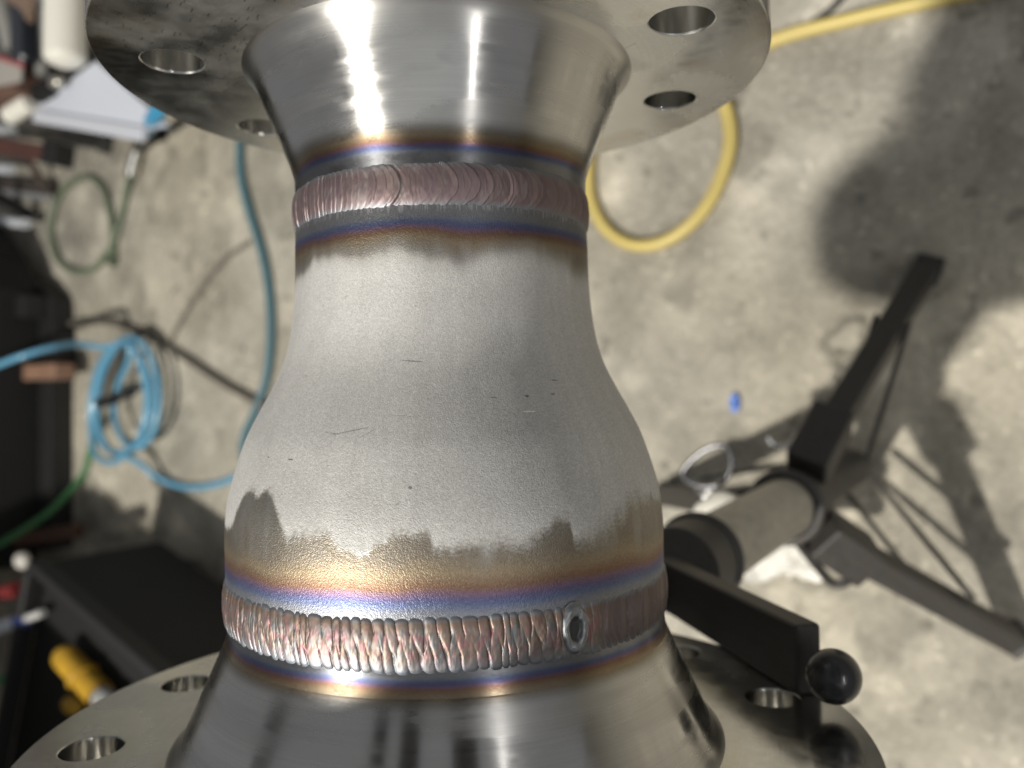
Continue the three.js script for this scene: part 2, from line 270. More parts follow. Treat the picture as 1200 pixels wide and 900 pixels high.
// weld-neck flanges
function flange(o) {
  const { hFace, thick, R, BC, holes, hr, phi, bore, neck, map, label, neckMat, bevels } = o, dir = Math.sign(hFace);
  const sh = new THREE.Shape().absarc(0, 0, R, 0, Math.PI * 2), spots = [];
  for (let k = 0; k < holes; k++) { if (k === o.blank) continue; const a = phi + k * 2 * Math.PI / holes, x = BC * Math.cos(a), y = BC * Math.sin(a); spots.push([x, y]); sh.holes.push(new THREE.Path().absarc(x, y, hr, 0, Math.PI * 2, true)); }
  sh.holes.push(new THREE.Path().absarc(0, 0, bore, 0, Math.PI * 2, true));
  const g = new THREE.ExtrudeGeometry(sh, { depth: thick - 0.0016, bevelEnabled: true, bevelThickness: 0.0008, bevelSize: 0.0006, bevelOffset: -0.0006, bevelSegments: 3, curveSegments: 180 });
  // the shape's x, y become x and z; depth runs away from the neck
  g.translate(0, 0, 0.0008); g.rotateX(dir > 0 ? -Math.PI / 2 : Math.PI / 2);
  if (dir > 0) g.translate(0, hFace, 0); else g.translate(0, hFace, 0);
  const p = g.attributes.position, uv = g.attributes.uv, nn = g.attributes.normal;
  for (let i = 0; i < p.count; i++) uv.setXY(i, 0.5 + p.getX(i) / (2 * R), 0.5 + p.getZ(i) / (2 * R));
  const disc = part('flange', g, map, spool, label);
  const boreMat = std({ color: rgb(0.64, 0.63, 0.60), metalness: 1, roughness: 0.22, anisotropy: 0.7, anisotropyRotation: Math.PI / 2 });
  for (const [x, y] of spots) {
    const bp = [[hr - 0.0001, hFace + dir * 0.0007], [hr - 0.0001, hFace + dir * (thick - 0.0007)]], b = revolve(dir > 0 ? bp.reverse() : bp, 48, hFace, hFace + dir * thick);
    const s = part('bolt_hole', b, boreMat, disc); s.position.set(x, 0, dir > 0 ? -y : y);
  }
  part('raised_face', revolve([[R * 0.62, hFace + dir * thick], [R * 0.62, hFace + dir * (thick + 0.0016)], [bore, hFace + dir * (thick + 0.0016)]], 120, 0, 1, false), map, disc);
  const nk = part('neck', revolve(dir > 0 ? neck : neck.slice().reverse(), 360, neck[0][1], neck[neck.length - 1][1]), neckMat, disc);
  part('bore', revolve([[bore, H(neck)], [bore, hFace + dir * (thick + 0.0016)]], 90, 0, 1), std({ color: rgb(0.3, 0.29, 0.27), roughness: 0.5, metalness: 1 }), disc);
  return disc;
}
const H = (n) => n[0][1];
function neckTex(h0, h1, toe, len, s, extra, o3) {
  return texture(2048, 512, (u, v) => {
    const h = mix(h0, h1, v), d = (Math.abs(h) - Math.abs(toe) + 0.0018 * (fbm(u, 0.3, 18, 4, 3, s) - 0.5)) / len - (o3 || 0), cl = fbm(u, v, 8, 10, 4, s + 5), line = vn(u, v, 5, 300, s + 9), k = 0.56 + 0.12 * (cl - 0.5) + 0.05 * (line - 0.5);
    let c = [k, k * 0.985, k * 0.955]; c = mix3(tint(Math.max(0, d)).map((x) => x * (1 + 0.12 * (cl - 0.5) + 0.1 * (vn(u, v, 600, 90, s + 3) - 0.5))), c, sstep(0.42, 0.75, d));
    return extra ? extra(u, h, d, c) : c;
  }, true, false);
}
const fillet = (r1, hA, slope, rim, hF, dir) => {        // straight cone, then a small radius into the flange face
  const pts = []; const f = 0.004; for (let k = 0; k <= 14; k++) { const t = k / 14; const a = [r1 - slope * f, hF - dir * f], b = [r1, hF], c = [r1 + f, hF + dir * 0.0003]; pts.push([(1 - t) ** 2 * a[0] + 2 * t * (1 - t) * b[0] + t * t * c[0], (1 - t) ** 2 * a[1] + 2 * t * (1 - t) * b[1] + t * t * c[1]]); } return pts;
};
const topFace = 0.1229, botFace = -0.1323;
const topNeck = [[0.0572, 0.0665], [0.0572, 0.076], [0.0573, 0.0805], [0.0578, 0.0830], [0.0588, 0.0862]];
for (let k = 1; k <= 16; k++) { const h = mix(0.0862, topFace - 0.004, k / 16); topNeck.push([0.0588 + (h - 0.0862) * 0.405, h]); }
topNeck.push(...fillet(0.0588 + (topFace - 0.0862) * 0.405, 0, 0.405, 0, topFace, 1).slice(1));
const botNeck = [[0.0842, -0.0745], [0.0842, -0.0885], [0.0848, -0.0926], [0.0851, -0.0928], [0.0853, -0.0934]];
for (let k = 1; k <= 16; k++) { const h = mix(0.0934, -botFace - 0.004, k / 16); botNeck.push([0.0853 + (h - 0.0934) * 0.455, -h]); }
botNeck.push(...fillet(0.0853 + (-botFace - 0.0934) * 0.455, 0, 0.455, 0, botFace, -1).slice(1));
const neckRough = texture(1024, 512, (u, v) => [0, 0.18 + 0.16 * sstep(0.42, 0.72, fbm(u, v, 9, 7, 4, 551)) + 0.025 * (vn(u, v, 6, 160, 561) - 0.5) + 0.07 * sstep(0.6, 0.8, fbm(u, v, 40, 10, 3, 571)) + 0.17 * (1 - sstep(0.22, 0.55, v + 0.22 * (fbm(u, 0.3, 14, 4, 4, 581) - 0.5))) * (0.75 + 0.5 * vn(u, v, 700, 160, 591)) + 0.16 * sstep(0.72, 0.95, v + 0.2 * (fbm(u, 0.6, 16, 4, 3, 595) - 0.5)), 1], false, false);
const neckMatOf = (tex) => std({ map: tex, metalness: 1, roughness: 1, roughnessMap: neckRough, anisotropy: 0.86, anisotropyRotation: Math.PI / 2, bumpMap: rep(latheBump, 2, 0.5), bumpScale: 0.000005 });
const topNeckMap = neckTex(0.0665, topFace, H_TOP + HW_TOP, 0.0150, 501, (u, h, d, c) => { const k = mix(0.72, 1, sstep(0.5, 0.9, d)); return [c[0] * k, c[1] * k, c[2] * k]; }, 0.16);
const botNeckMap = neckTex(-0.0745, botFace, H_BOT - HW_BOT, 0.0145, 521, (u, h, d, c) => c);
function faceTex(s, R, dark, marksFn) {
  const tx = texture(1024, 1024, (u, v) => {
    const x = (u - 0.5) * 2, y = (v - 0.5) * 2, r = Math.hypot(x, y), a = Math.atan2(x, y) / (2 * Math.PI) + 0.5, cl = fbm(u, v, 6, 6, 5, s), ring = vn(r * 0.5, 0.5, 400, 4, s + 3), k = dark + 0.13 * (cl - 0.5) + 0.03 * (ring - 0.5) + 0.05 * (vn(u, v, 300, 300, s + 4) - 0.5);
    let c = [k, k, k * 0.98]; const stain = sstep(0.56, 0.72, fbm(u, v, 9, 9, 4, s + 7)); c = mix3(c, [k * 0.86, k * 0.78, k * 0.66], 0.6 * stain);
    return marksFn(x, y, r, a, c, u, v);
  }, true);
  const bump = texture(1024, 1024, (u, v) => { const r = Math.hypot(u - 0.5, v - 0.5); return 0.75 * hash(Math.floor(r * 620), 3, s) + 0.25 * vn(u, v, 400, 400, s + 9); });
  const rough = texture(512, 512, (u, v) => [0, 0.17 + 0.22 * sstep(0.42, 0.7, fbm(u, v, 5, 5, 4, s + 21)) + 0.06 * (vn(u, v, 90, 90, s + 23) - 0.5), 1]);
  return std({ map: tx, metalness: 1, roughness: 1, roughnessMap: rough, bumpMap: bump, bumpScale: 0.000010 });
}
const pits = []; for (let i = 0; i < 150; i++) { const a = Math.PI * (0.60 + 0.42 * rnd()), r = 0.60 + 0.36 * rnd(); pits.push([r * Math.cos(a), r * Math.sin(a), 0.004 + 0.010 * rnd(), 0.5 + 0.35 * rnd()]); }
const scr = []; for (let i = 0; i < 60; i++) { const a = rnd() * 6.283, r = 0.6 + 0.38 * rnd(), b = rnd() * 6.283, l = 0.008 + 0.03 * rnd(); scr.push([r * Math.cos(a), r * Math.sin(a), Math.cos(b), Math.sin(b), l, 0.72 + 0.7 * rnd()]); }
const seg = (x, y, q) => { const dx = x - q[0], dy = y - q[1]; const t = dx * q[2] + dy * q[3], n = Math.abs(-dx * q[3] + dy * q[2]); return Math.abs(t) < q[4] && n < 0.0022; };
const topMat = faceTex(601, 0.127, 0.66, (x, y, r, a, c) => { for (const p of pits) { const dx = x - p[0], dy = y - p[1]; if (Math.abs(dx) < 0.03 && Math.abs(dy) < 0.03) { const t = dx * 0.5 + dy * 0.87, n = -dx * 0.87 + dy * 0.5; if (Math.abs(t) < p[2] && Math.abs(n) < 0.0022) return c.map((q) => q * p[3]); } } for (const q of scr) if (seg(x, y, q)) return c.map((v) => v * q[5]); return c; });
const botMat = faceTex(631, 0.159, 0.60, (x, y, r, a, c) => { for (const q of scr) if (seg(y, x, q)) return c.map((v) => v * q[5]); return c; });
flange({ hFace: topFace, thick: 0.0302, R: 0.127, BC: 0.1003, holes: 8, hr: 0.011, phi: -2.8858 + Math.PI * 2, bore: 0.0505, neck: topNeck, map: topMat, neckMat: neckMatOf(topNeckMap), label: 'smaller upper flange with eight bolt holes' });
flange({ hFace: botFace, thick: 0.035, R: 0.159, BC: 0.135, holes: 12, hr: 0.011, phi: 3.0004, blank: 7, bore: 0.077, neck: botNeck, map: botMat, neckMat: neckMatOf(botNeckMap), label: 'larger lower flange with twelve bolt holes' });

// ---------- pipe stand ----------
const wornMap = texture(512, 512, (u, v) => { const n = fbm(u, v, 9, 9, 5, 811), chip = sstep(0.60, 0.66, fbm(u, v, 26, 26, 4, 821)), dust = sstep(0.5, 0.8, fbm(u, v, 5, 5, 4, 831)); let k = 0.55 + 0.5 * n; return mix3(mix3([k, k, k], [1.0, 0.96, 0.9], 0.45 * dust), [1, 0.72, 0.5], 0.8 * chip); }, true);
const blackPaint = std({ color: rgb(0.042, 0.040, 0.038), roughness: 0.5, map: wornMap });
const wornBlack = std({ color: rgb(0.065, 0.063, 0.06), roughness: 0.55, map: wornMap });
const dullSteel = std({ color: rgb(0.60, 0.56, 0.47), roughness: 0.6, metalness: 0.1, map: mottle });
const zinc = std({ color: rgb(0.62, 0.62, 0.62), roughness: 0.25, metalness: 1 });
const stand = thing('pipe_stand', 'black tripod pipe stand with a grey tube and ball-tipped arm under the lower flange', 'pipe stand', [0.017, 0, 0.09]);
{
  const lean = (x, y, z) => V(x + (y - 0.03) * -0.025, y, z + (y - 0.03) * 0.052); const rodL = (y0, y1, r, n) => rod(lean(0, y0, 0), lean(0, y1, 0), r, n);
  const O = stand.position, W = (x, y, z) => V(x - O.x, y, z - O.z), feet = [W(0.095, 0, -0.125), W(0.168, 0, 0.264), W(-0.209, 0, 0.133)];
  part('sleeve_tube', rodL(0.245, 0.505, 0.0245, 40), dullSteel, stand);
  part('collar', mergeGeometries([rodL(0.475, 0.512, 0.028, 40), new THREE.TorusGeometry(0.027, 0.004, 10, 40).rotateX(Math.PI / 2).translate(-0.011, 0.477, 0.023)].map((g) => g.toNonIndexed())), wornBlack, stand);
  part('lower_tube', rodL(0.03, 0.25, 0.02, 32), wornBlack, stand);
  part('hub', mergeGeometries([rodL(0.235, 0.282, 0.029, 40), new THREE.TorusGeometry(0.029, 0.004, 10, 40).rotateX(Math.PI / 2).translate(-0.006, 0.282, 0.013)].map((g) => g.toNonIndexed())), wornBlack, stand);
  feet.forEach((f, k) => {
    const d = f.clone().setY(0).normalize(), t = V(-d.z, 0, d.x), top = d.clone().multiplyScalar(0.034).add(V(-0.005, 0.258, 0.012)), end = d.clone().multiplyScalar(f.length() - 0.004).setY(0.018);
    const leg = part('leg', bar(top, end, 0.024, 0.026, 0.003), k === 1 ? wornBlack : blackPaint, stand);
    part('foot', bar(end.clone().addScaledVector(d, -0.012).setY(0.007), end.clone().addScaledVector(d, 0.018).setY(0.007), 0.028, 0.012), blackPaint, leg);
    for (const s of [-1, 1]) part('brace', bar(d.clone().multiplyScalar(0.02).addScaledVector(t, s * 0.016).setY(0.06), d.clone().multiplyScalar(0.165).addScaledVector(t, s * 0.016).setY(0.105), 0.004, 0.012, 0.001), wornBlack, stand);
    part('hinge_plate', bar(d.clone().multiplyScalar(0.03).add(V(-0.005, 0.256, 0.012)), d.clone().multiplyScalar(0.075).add(V(-0.004, 0.218, 0.009)), 0.036, 0.04, 0.003), k === 0 ? blackPaint : wornBlack, stand);
  });
  // the arm under the lower flange and its ball
  const a0 = W(0.004, 0.530, 0.117), a1 = W(0.1145, 0.638, 0.1175);
  part('support_arm', bar(a0, a1, 0.03, 0.012, 0.002, V(-0.7, 0.7, 0)), blackPaint, stand);
  part('support_arm', bar(a0.clone().setZ(a0.z), W(-0.10, 0.63, 0.117), 0.03, 0.012, 0.002, V(0.7, 0.7, 0)), blackPaint, stand);
  const ball = new THREE.SphereGeometry(0.0108, 40, 28); { const b = W(0.1275, 0.654, 0.1175); ball.translate(b.x, b.y, b.z); }
  part('ball', ball, std({ color: rgb(0.02, 0.021, 0.024), roughness: 0.26, clearcoat: 0.25 }), stand);
  // clamp handle, ring and chain
  const loc = (px, py, y) => { const p = at(px, py, y); return V(p.x - O.x, p.y, p.z - O.z); };
  part('clamp_handle', tube([loc(935, 635, 0.27), loc(958, 664, 0.25), loc(977, 684, 0.24), loc(990, 683, 0.24), loc(1002, 668, 0.235), loc(1004, 655, 0.235), loc(985, 645, 0.235)], 0.0042, 80, 10), blackPaint, stand);
  part('locking_ring', tube([loc(800, 556, 0.3), loc(812, 538, 0.3), loc(836, 523, 0.3), loc(852, 524, 0.3), loc(857, 545, 0.3), loc(846, 566, 0.3), loc(815, 568, 0.3)], 0.0024, 100, 8, true), std({ color: rgb(0.2, 0.2, 0.21), roughness: 0.3, metalness: 1 }), stand, 'bright wire ring');
  for (let k = 0; k < 5; k++) { const c = loc(826 + k * 9, 578 + k * 7, 0.29), g = new THREE.TorusGeometry(0.0068, 0.0018, 8, 20); g.scale(1.35, 0.8, 1); g.rotateX(k % 2 ? 1.5 : 0.2); g.rotateY(-0.6); g.translate(c.x, c.y, c.z); part('chain_link', g, zinc, stand); }
  part('shackle', tube([loc(905, 522, 0.16), loc(900, 512, 0.16), loc(912, 524, 0.16), loc(928, 520, 0.16), loc(936, 508, 0.16)], 0.003, 40, 8), zinc, stand);
}
{ // rag at the stand
  const g = new THREE.PlaneGeometry(1, 1, 40, 40), p = g.attributes.position, c = at(906, 640, 0.17), d = at(850, 606, 0.33);
  for (let i = 0; i < p.count; i++) { const u = p.getX(i), v = p.getY(i), r = Math.hypot(u, v) * 2, an = Math.atan2(v, u), lim = 0.74 + 0.26 * Math.sin(3 * an + 1) * Math.cos(2 * an), s = Math.min(1, r) * lim / Math.max(r, 0.01); p.setXYZ(i, u * s * 0.125, 0.016 * (fbm(u + 0.5, v + 0.5, 5, 5, 3, 711) - 0.5) * 2 + 0.01 * Math.sin(9 * u + 4 * v), v * s * 0.095); }
  g.computeVertexNormals(); g.rotateY(-0.7); g.rotateX(0.5); g.translate(c.x, c.y, c.z);
  tag(part('rag', g, std({ color: rgb(0.85, 0.83, 0.77), roughness: 0.95, side: THREE.DoubleSide })), 'crumpled white rag hanging under the grey tube of the pipe stand', 'rag');
  const b = new THREE.SphereGeometry(0.02, 24, 16), q = b.attributes.position; for (let i = 0; i < q.count; i++) { const k = 0.8 + 0.5 * fbm(q.getX(i) * 20 + 0.5, q.getY(i) * 20 + 0.5, 4, 4, 3, 721); q.setXYZ(i, q.getX(i) * k * 1.3, q.getY(i) * k * 0.6, q.getZ(i) * k * 0.9); }
  b.computeVertexNormals(); b.translate(d.x, d.y, d.z);
  tag(part('tape_scrap', b, std({ color: rgb(0.72, 0.70, 0.62), roughness: 0.9 })), 'small pale scrap tied at the end of the chain on the stand', 'scrap');
}
{ const g = new THREE.TorusGeometry(0.007, 0.0045, 8, 16).rotateX(Math.PI / 2), c = at(861, 472, 0.005); g.scale(0.55, 0.8, 1.1); g.translate(c.x, c.y, c.z); tag(part('plastic_cap', g, std({ color: rgb(0.16, 0.30, 0.80), roughness: 0.4 })), 'tiny bright blue plastic cap lying on the concrete', 'cap'); }

// ---------- hoses and cables ----------
const hoseMat = (r, g, b, rough = 0.42) => std({ color: rgb(r, g, b), roughness: rough, map: mottle });
const path = (pts) => pts.map((p) => at(p[0], p[1], p[2] ?? 0.009));
tag(part('yellow_hose', tube(path([[1330, -60], [1200, -22], [1085, 2], [1000, 22], [905, 48], [850, 80], [840, 100], [852, 130], [856, 165], [846, 205], [820, 252], [780, 282], [742, 287], [710, 268], [692, 232], [690, 190], [700, 140], [730, 90], [700, 20]]), 0.0084, 260, 14), hoseMat(0.90, 0.72, 0.24)), 'yellow rubber hose looped on the concrete beside the upper flange', 'hose');
const blueM = std({ color: rgb(0.19, 0.50, 0.74), roughness: 0.25, map: mottle, clearcoat: 0.3 });
{
  const c = [[-160, 500, 0.26], [-60, 452, 0.25], [0, 427, 0.24], [30, 416, 0.22], [62, 407, 0.18], [95, 403, 0.12], [118, 407, 0.09], [135, 404, 0.08], [150, 396, 0.06], [168, 404, 0.05], [181, 430, 0.05], [186, 468, 0.05], [180, 505, 0.05], [163, 524, 0.05], [145, 516, 0.045], [134, 484, 0.04], [139, 450, 0.04], [152, 418, 0.045], [150, 400, 0.05], [132, 408, 0.05],
    [116, 430, 0.04], [107, 465, 0.035], [106, 500, 0.03], [112, 532, 0.03], [130, 542, 0.03], [148, 532, 0.035], [166, 506, 0.04], [172, 468, 0.04], [166, 430, 0.045], [154, 402, 0.06], [138, 404, 0.065], [120, 424, 0.06], [111, 456, 0.05], [110, 492, 0.045], [120, 520, 0.045], [140, 530, 0.05], [160, 520, 0.05], [176, 488, 0.05], [176, 450, 0.05], [164, 418, 0.055], [148, 402, 0.07], [132, 414, 0.06], [118, 446, 0.05], [114, 490, 0.045], [126, 524, 0.045], [146, 534, 0.045], [162, 542, 0.04], [184, 559, 0.02], [208, 569], [232, 571], [262, 565], [300, 545], [340, 510]];
  tag(part('blue_hose', tube(path(c), 0.0060, 600, 12), blueM), 'coiled bright blue air hose lying on the floor left of the reducer', 'hose');
}
tag(part('teal_hose', tube(path([[288, 110], [281, 170], [283, 210], [293, 250], [308, 300], [316, 350], [317, 400], [312, 445], [300, 480], [285, 520], [300, 600]]), 0.0078, 160, 12), std({ color: rgb(0.12, 0.25, 0.30), roughness: 0.5, map: mottle })), 'teal hose running down the floor from under the upper flange', 'hose');
tag(part('grey_cable', tube(path([[20, 400], [60, 385], [100, 377], [140, 380], [175, 395], [215, 418], [260, 448], [300, 470], [345, 492], [400, 520]]), 0.0072, 120, 10), hoseMat(0.19, 0.17, 0.14, 0.7)), 'dark grey cable crossing the floor behind the blue hose coil', 'cable');
tag(part('hose_shadow_line', tube(path([[200, 400, 0.004], [207, 386, 0.004], [222, 360, 0.004], [242, 330, 0.004], [266, 302, 0.004], [292, 284, 0.004]]), 0.0045, 80, 8), hoseMat(0.235, 0.215, 0.18, 0.85)), 'thin grey tube on the floor standing in for the blue hose shadow', 'shadow_line');  // tube drawn in place of the soft shadow of the blue hose
tag(part('thin_cable', tube(path([[930, 40, 0.005], [955, 25, 0.005], [980, 5, 0.005], [1000, -20, 0.005]]), 0.004, 40, 8), hoseMat(0.09, 0.085, 0.08, 0.6)), 'thin dark cable beside the yellow hose at the top edge', 'cable');
{
  const gh = thing('green_hose', 'pale green hose looped on the floor with chrome couplings and blue sleeve', 'hose');
  part('hose', tube(path([[152, 203, 0.02], [146, 235], [140, 262], [130, 290], [112, 313], [88, 318], [66, 300], [60, 268], [68, 232], [86, 212], [106, 208], [121, 222], [130, 255], [133, 285], [132, 305]]), 0.0063, 200, 12), hoseMat(0.21, 0.26, 0.17), gh);
  part('hose_end', rod(at(127, 302, 0.009), at(134, 308, 0.009), 0.010), std({ color: rgb(0.10, 0.13, 0.08), roughness: 0.5 }), gh);
  part('coupling', mergeGeometries([rod(at(153, 205, 0.02), at(157, 188, 0.02), 0.0125), rod(at(157.5, 187, 0.02), at(160.5, 175, 0.02), 0.011)]), std({ color: rgb(0.85, 0.84, 0.8), metalness: 1, roughness: 0.22 }), gh, 'chrome coupling');
  part('black_sleeve', tube([at(161, 175, 0.02), at(167, 164, 0.06), at(172, 152, 0.15)], 0.0095, 20, 12), blackPaint, gh);
  part('blue_sleeve', tube([at(172, 152, 0.15), at(183, 134, 0.25), at(205, 105, 0.28)], 0.012, 20, 12), std({ color: rgb(0.05, 0.30, 0.52), roughness: 0.35 }), gh);
}
tag(part('black_connector', mergeGeometries([rod(at(116, 472, 0.06), at(134, 468, 0.06), 0.0105), rod(at(134, 468, 0.06), at(156, 460, 0.06), 0.0075)]), std({ color: rgb(0.02, 0.02, 0.02), roughness: 0.4 })), 'black hose connector lying inside the blue coil', 'connector');
tag(part('green_air_line', tube(path([[-90, 682, 0.2], [0, 637, 0.15], [32, 618, 0.12], [60, 598, 0.08], [85, 572, 0.03], [98, 555], [108, 520], [118, 490, 0.03]]), 0.0068, 100, 10), hoseMat(0.085, 0.28, 0.11)), 'green air line running from the black cabinet to the blue coil', 'hose');

// ---------- clutter on the left ----------
const black = std({ color: rgb(0.007, 0.007, 0.0073), roughness: 0.8, map: mottle });
const charcoal = std({ color: rgb(0.016, 0.016, 0.0165), roughness: 0.65, map: mottle });
{ // black cabinet with a stepped base
  const k = thing('black_cabinet', 'black steel cabinet standing on the floor at the left edge', 'cabinet');
  part('body', prism([at(-60, 262, 0), at(30, 268, 0), at(62, 312, 0), at(72, 345, 0), at(72, 655, 0), at(-60, 655, 0)], 0.05, 0.42), black, k);
  part('base', prism([at(-60, 300, 0), at(66, 330, 0), at(86, 352, 0), at(92, 430, 0), at(86, 450, 0), at(86, 640, 0), at(-60, 650, 0)], 0, 0.05), charcoal, k);
  part('hinge', prism([at(70, 350, 0), at(82, 350, 0), at(82, 375, 0), at(70, 375, 0)], 0.05, 0.1), charcoal, k);
}
{ const a = at(30, 437, 0.06), b = at(76, 435, 0.06); tag(part('copper_block', bar(a, b, 0.034, 0.045, 0.004), std({ color: rgb(0.42, 0.25, 0.17), roughness: 0.55, map: mottle })), 'copper-brown block at the foot of the black cabinet beside blue coil', 'block'); }
{ const a = at(18, 632, 0.09), b = at(92, 622, 0.05); tag(part('rusty_block', bar(a, b, 0.03, 0.03, 0.004), std({ color: rgb(0.14, 0.075, 0.05), roughness: 0.8, map: mottle })), 'dull rusty bar in the shade under the green air line', 'bar'); }
{ // low cart at the lower left, turned to the picture, with a raised rim
  const k = thing('tool_cart', 'low black tool cart in the shade at the lower left corner', 'tool cart');
  const hC = 0.30, A = at(40, 668, hC), B = at(205, 812, hC), d = B.clone().sub(A).normalize(), n = V(d.z, 0, -d.x); if (n.x > 0) n.negate();
  const E = A.clone().addScaledVector(d, -0.02), F = B.clone().addScaledVector(d, 0.30), G = F.clone().addScaledVector(n, 0.5), Hh = E.clone().addScaledVector(n, 0.5);
  part('body', prism([E, F, G, Hh], 0.06, hC - 0.03), black, k);
  const r1 = E.clone().setY(hC - 0.012), r2 = F.clone().setY(hC - 0.012);
  part('rim', bar(r1, r2, 0.018, 0.03, 0.005), charcoal, k);
  part('rim', bar(r1.clone().addScaledVector(n, 0.01), Hh.clone().setY(hC - 0.012), 0.018, 0.03, 0.005), charcoal, k);
  for (const [s, t] of [[0.04, 0.05], [0.8, 0.05], [0.04, 0.45], [0.8, 0.45]]) { const c = E.clone().addScaledVector(d, s * 0.6).addScaledVector(n, t); part('caster', new THREE.CylinderGeometry(0.028, 0.028, 0.02, 24).rotateX(Math.PI / 2).translate(c.x, 0.031, c.z), charcoal, k); }
}
{ // unseen bench added out of view, its top outlined to shade cart and floor
  const hb = 0.62, up = (px, py) => { const p = at(px, py, 0); return p.lerp(LAMP_A, hb / LAMP_A.y); };
  const k = thing('added_shade_bench', 'unseen bench added to shade the black cart and the floor beside it', 'added_shade_bench');
  const q = [up(96, 566), up(118, 572), up(150, 600), up(268, 690), up(430, 830), up(430, 1250), up(-500, 1250), up(-300, 566)];
  part('top', prism(q, hb - 0.03, hb), std({ color: rgb(0.46, 0.40, 0.31), roughness: 0.7, map: mottle }), k);
  for (const n of [4, 5, 6]) part('leg', bar(V(q[n].x, 0, q[n].z), V(q[n].x, hb - 0.03, q[n].z), 0.04, 0.04, 0.003, V(1, 0, 0)), black, k);
}
const CT = 0.272;
{ // yellow glove-like pouch
  const k = thing('yellow_connector', 'yellow plastic connector with a grey end on the black tool cart', 'connector');
  const y = std({ color: rgb(0.62, 0.36, 0.03), roughness: 0.45, map: mottle });
  const a = at(78, 772, CT + 0.03), b = at(118, 815, CT + 0.03);
  part('body', tube([a, a.clone().lerp(b, 0.5), b], 0.020, 20, 20), y, k);
  const s1 = new THREE.SphereGeometry(0.021, 24, 16).scale(1.2, 0.9, 1).translate(a.x, a.y, a.z); part('cap', s1, y, k);
  part('ridge', new THREE.TorusGeometry(0.021, 0.004, 8, 24).rotateY(0.9).translate((a.x + b.x) / 2, a.y, (a.z + b.z) / 2), y, k);
  part('grey_end', rod(b, at(133, 826, CT + 0.03), 0.016), std({ color: rgb(0.3, 0.3, 0.29), roughness: 0.5 }), k);
  const c = at(85, 826, CT + 0.012); tag(part('yellow_stopper', new THREE.SphereGeometry(0.017, 24, 16).scale(1.3, 0.8, 0.9).translate(c.x, c.y, c.z), y), 'smaller yellow cap below the yellow connector on the cart', 'cap');
}
{
  const k = thing('paint_marker', 'white and blue paint marker lying on the cart at the left edge', 'marker');
  part('barrel', rod(at(-20, 742, CT + 0.02), at(27, 726, CT + 0.02), 0.011), std({ color: rgb(0.62, 0.66, 0.74), roughness: 0.35 }), k);
  part('blue_band', rod(at(22, 728, CT + 0.02), at(31, 725, CT + 0.02), 0.0122), std({ color: rgb(0.06, 0.09, 0.30), roughness: 0.4 }), k);
  part('tip', rod(at(31, 725, CT + 0.02), at(50, 718, CT + 0.02), 0.0062), std({ color: rgb(0.55, 0.55, 0.53), roughness: 0.4 }), k);
  const c = at(26, 657, 0.3); tag(part('pale_stopper', new THREE.SphereGeometry(0.014, 24, 16).scale(1.2, 0.8, 1).translate(c.x, c.y, c.z), std({ color: rgb(0.5, 0.48, 0.44), roughness: 0.5 })), 'pale knob on the corner of the black tool cart', 'knob');
  tag(part('red_tool', rod(at(-20, 700, CT + 0.015), at(22, 690, CT + 0.015), 0.013), std({ color: rgb(0.16, 0.02, 0.02), roughness: 0.4 })), 'dark red tool handle above the paint marker on the cart', 'tool');
  tag(part('green_tool', rod(at(-20, 800, CT + 0.015), at(9, 795, CT + 0.015), 0.009), std({ color: rgb(0.05, 0.25, 0.10), roughness: 0.5 })), 'green-tipped tool at the very left edge of the cart', 'tool');
}
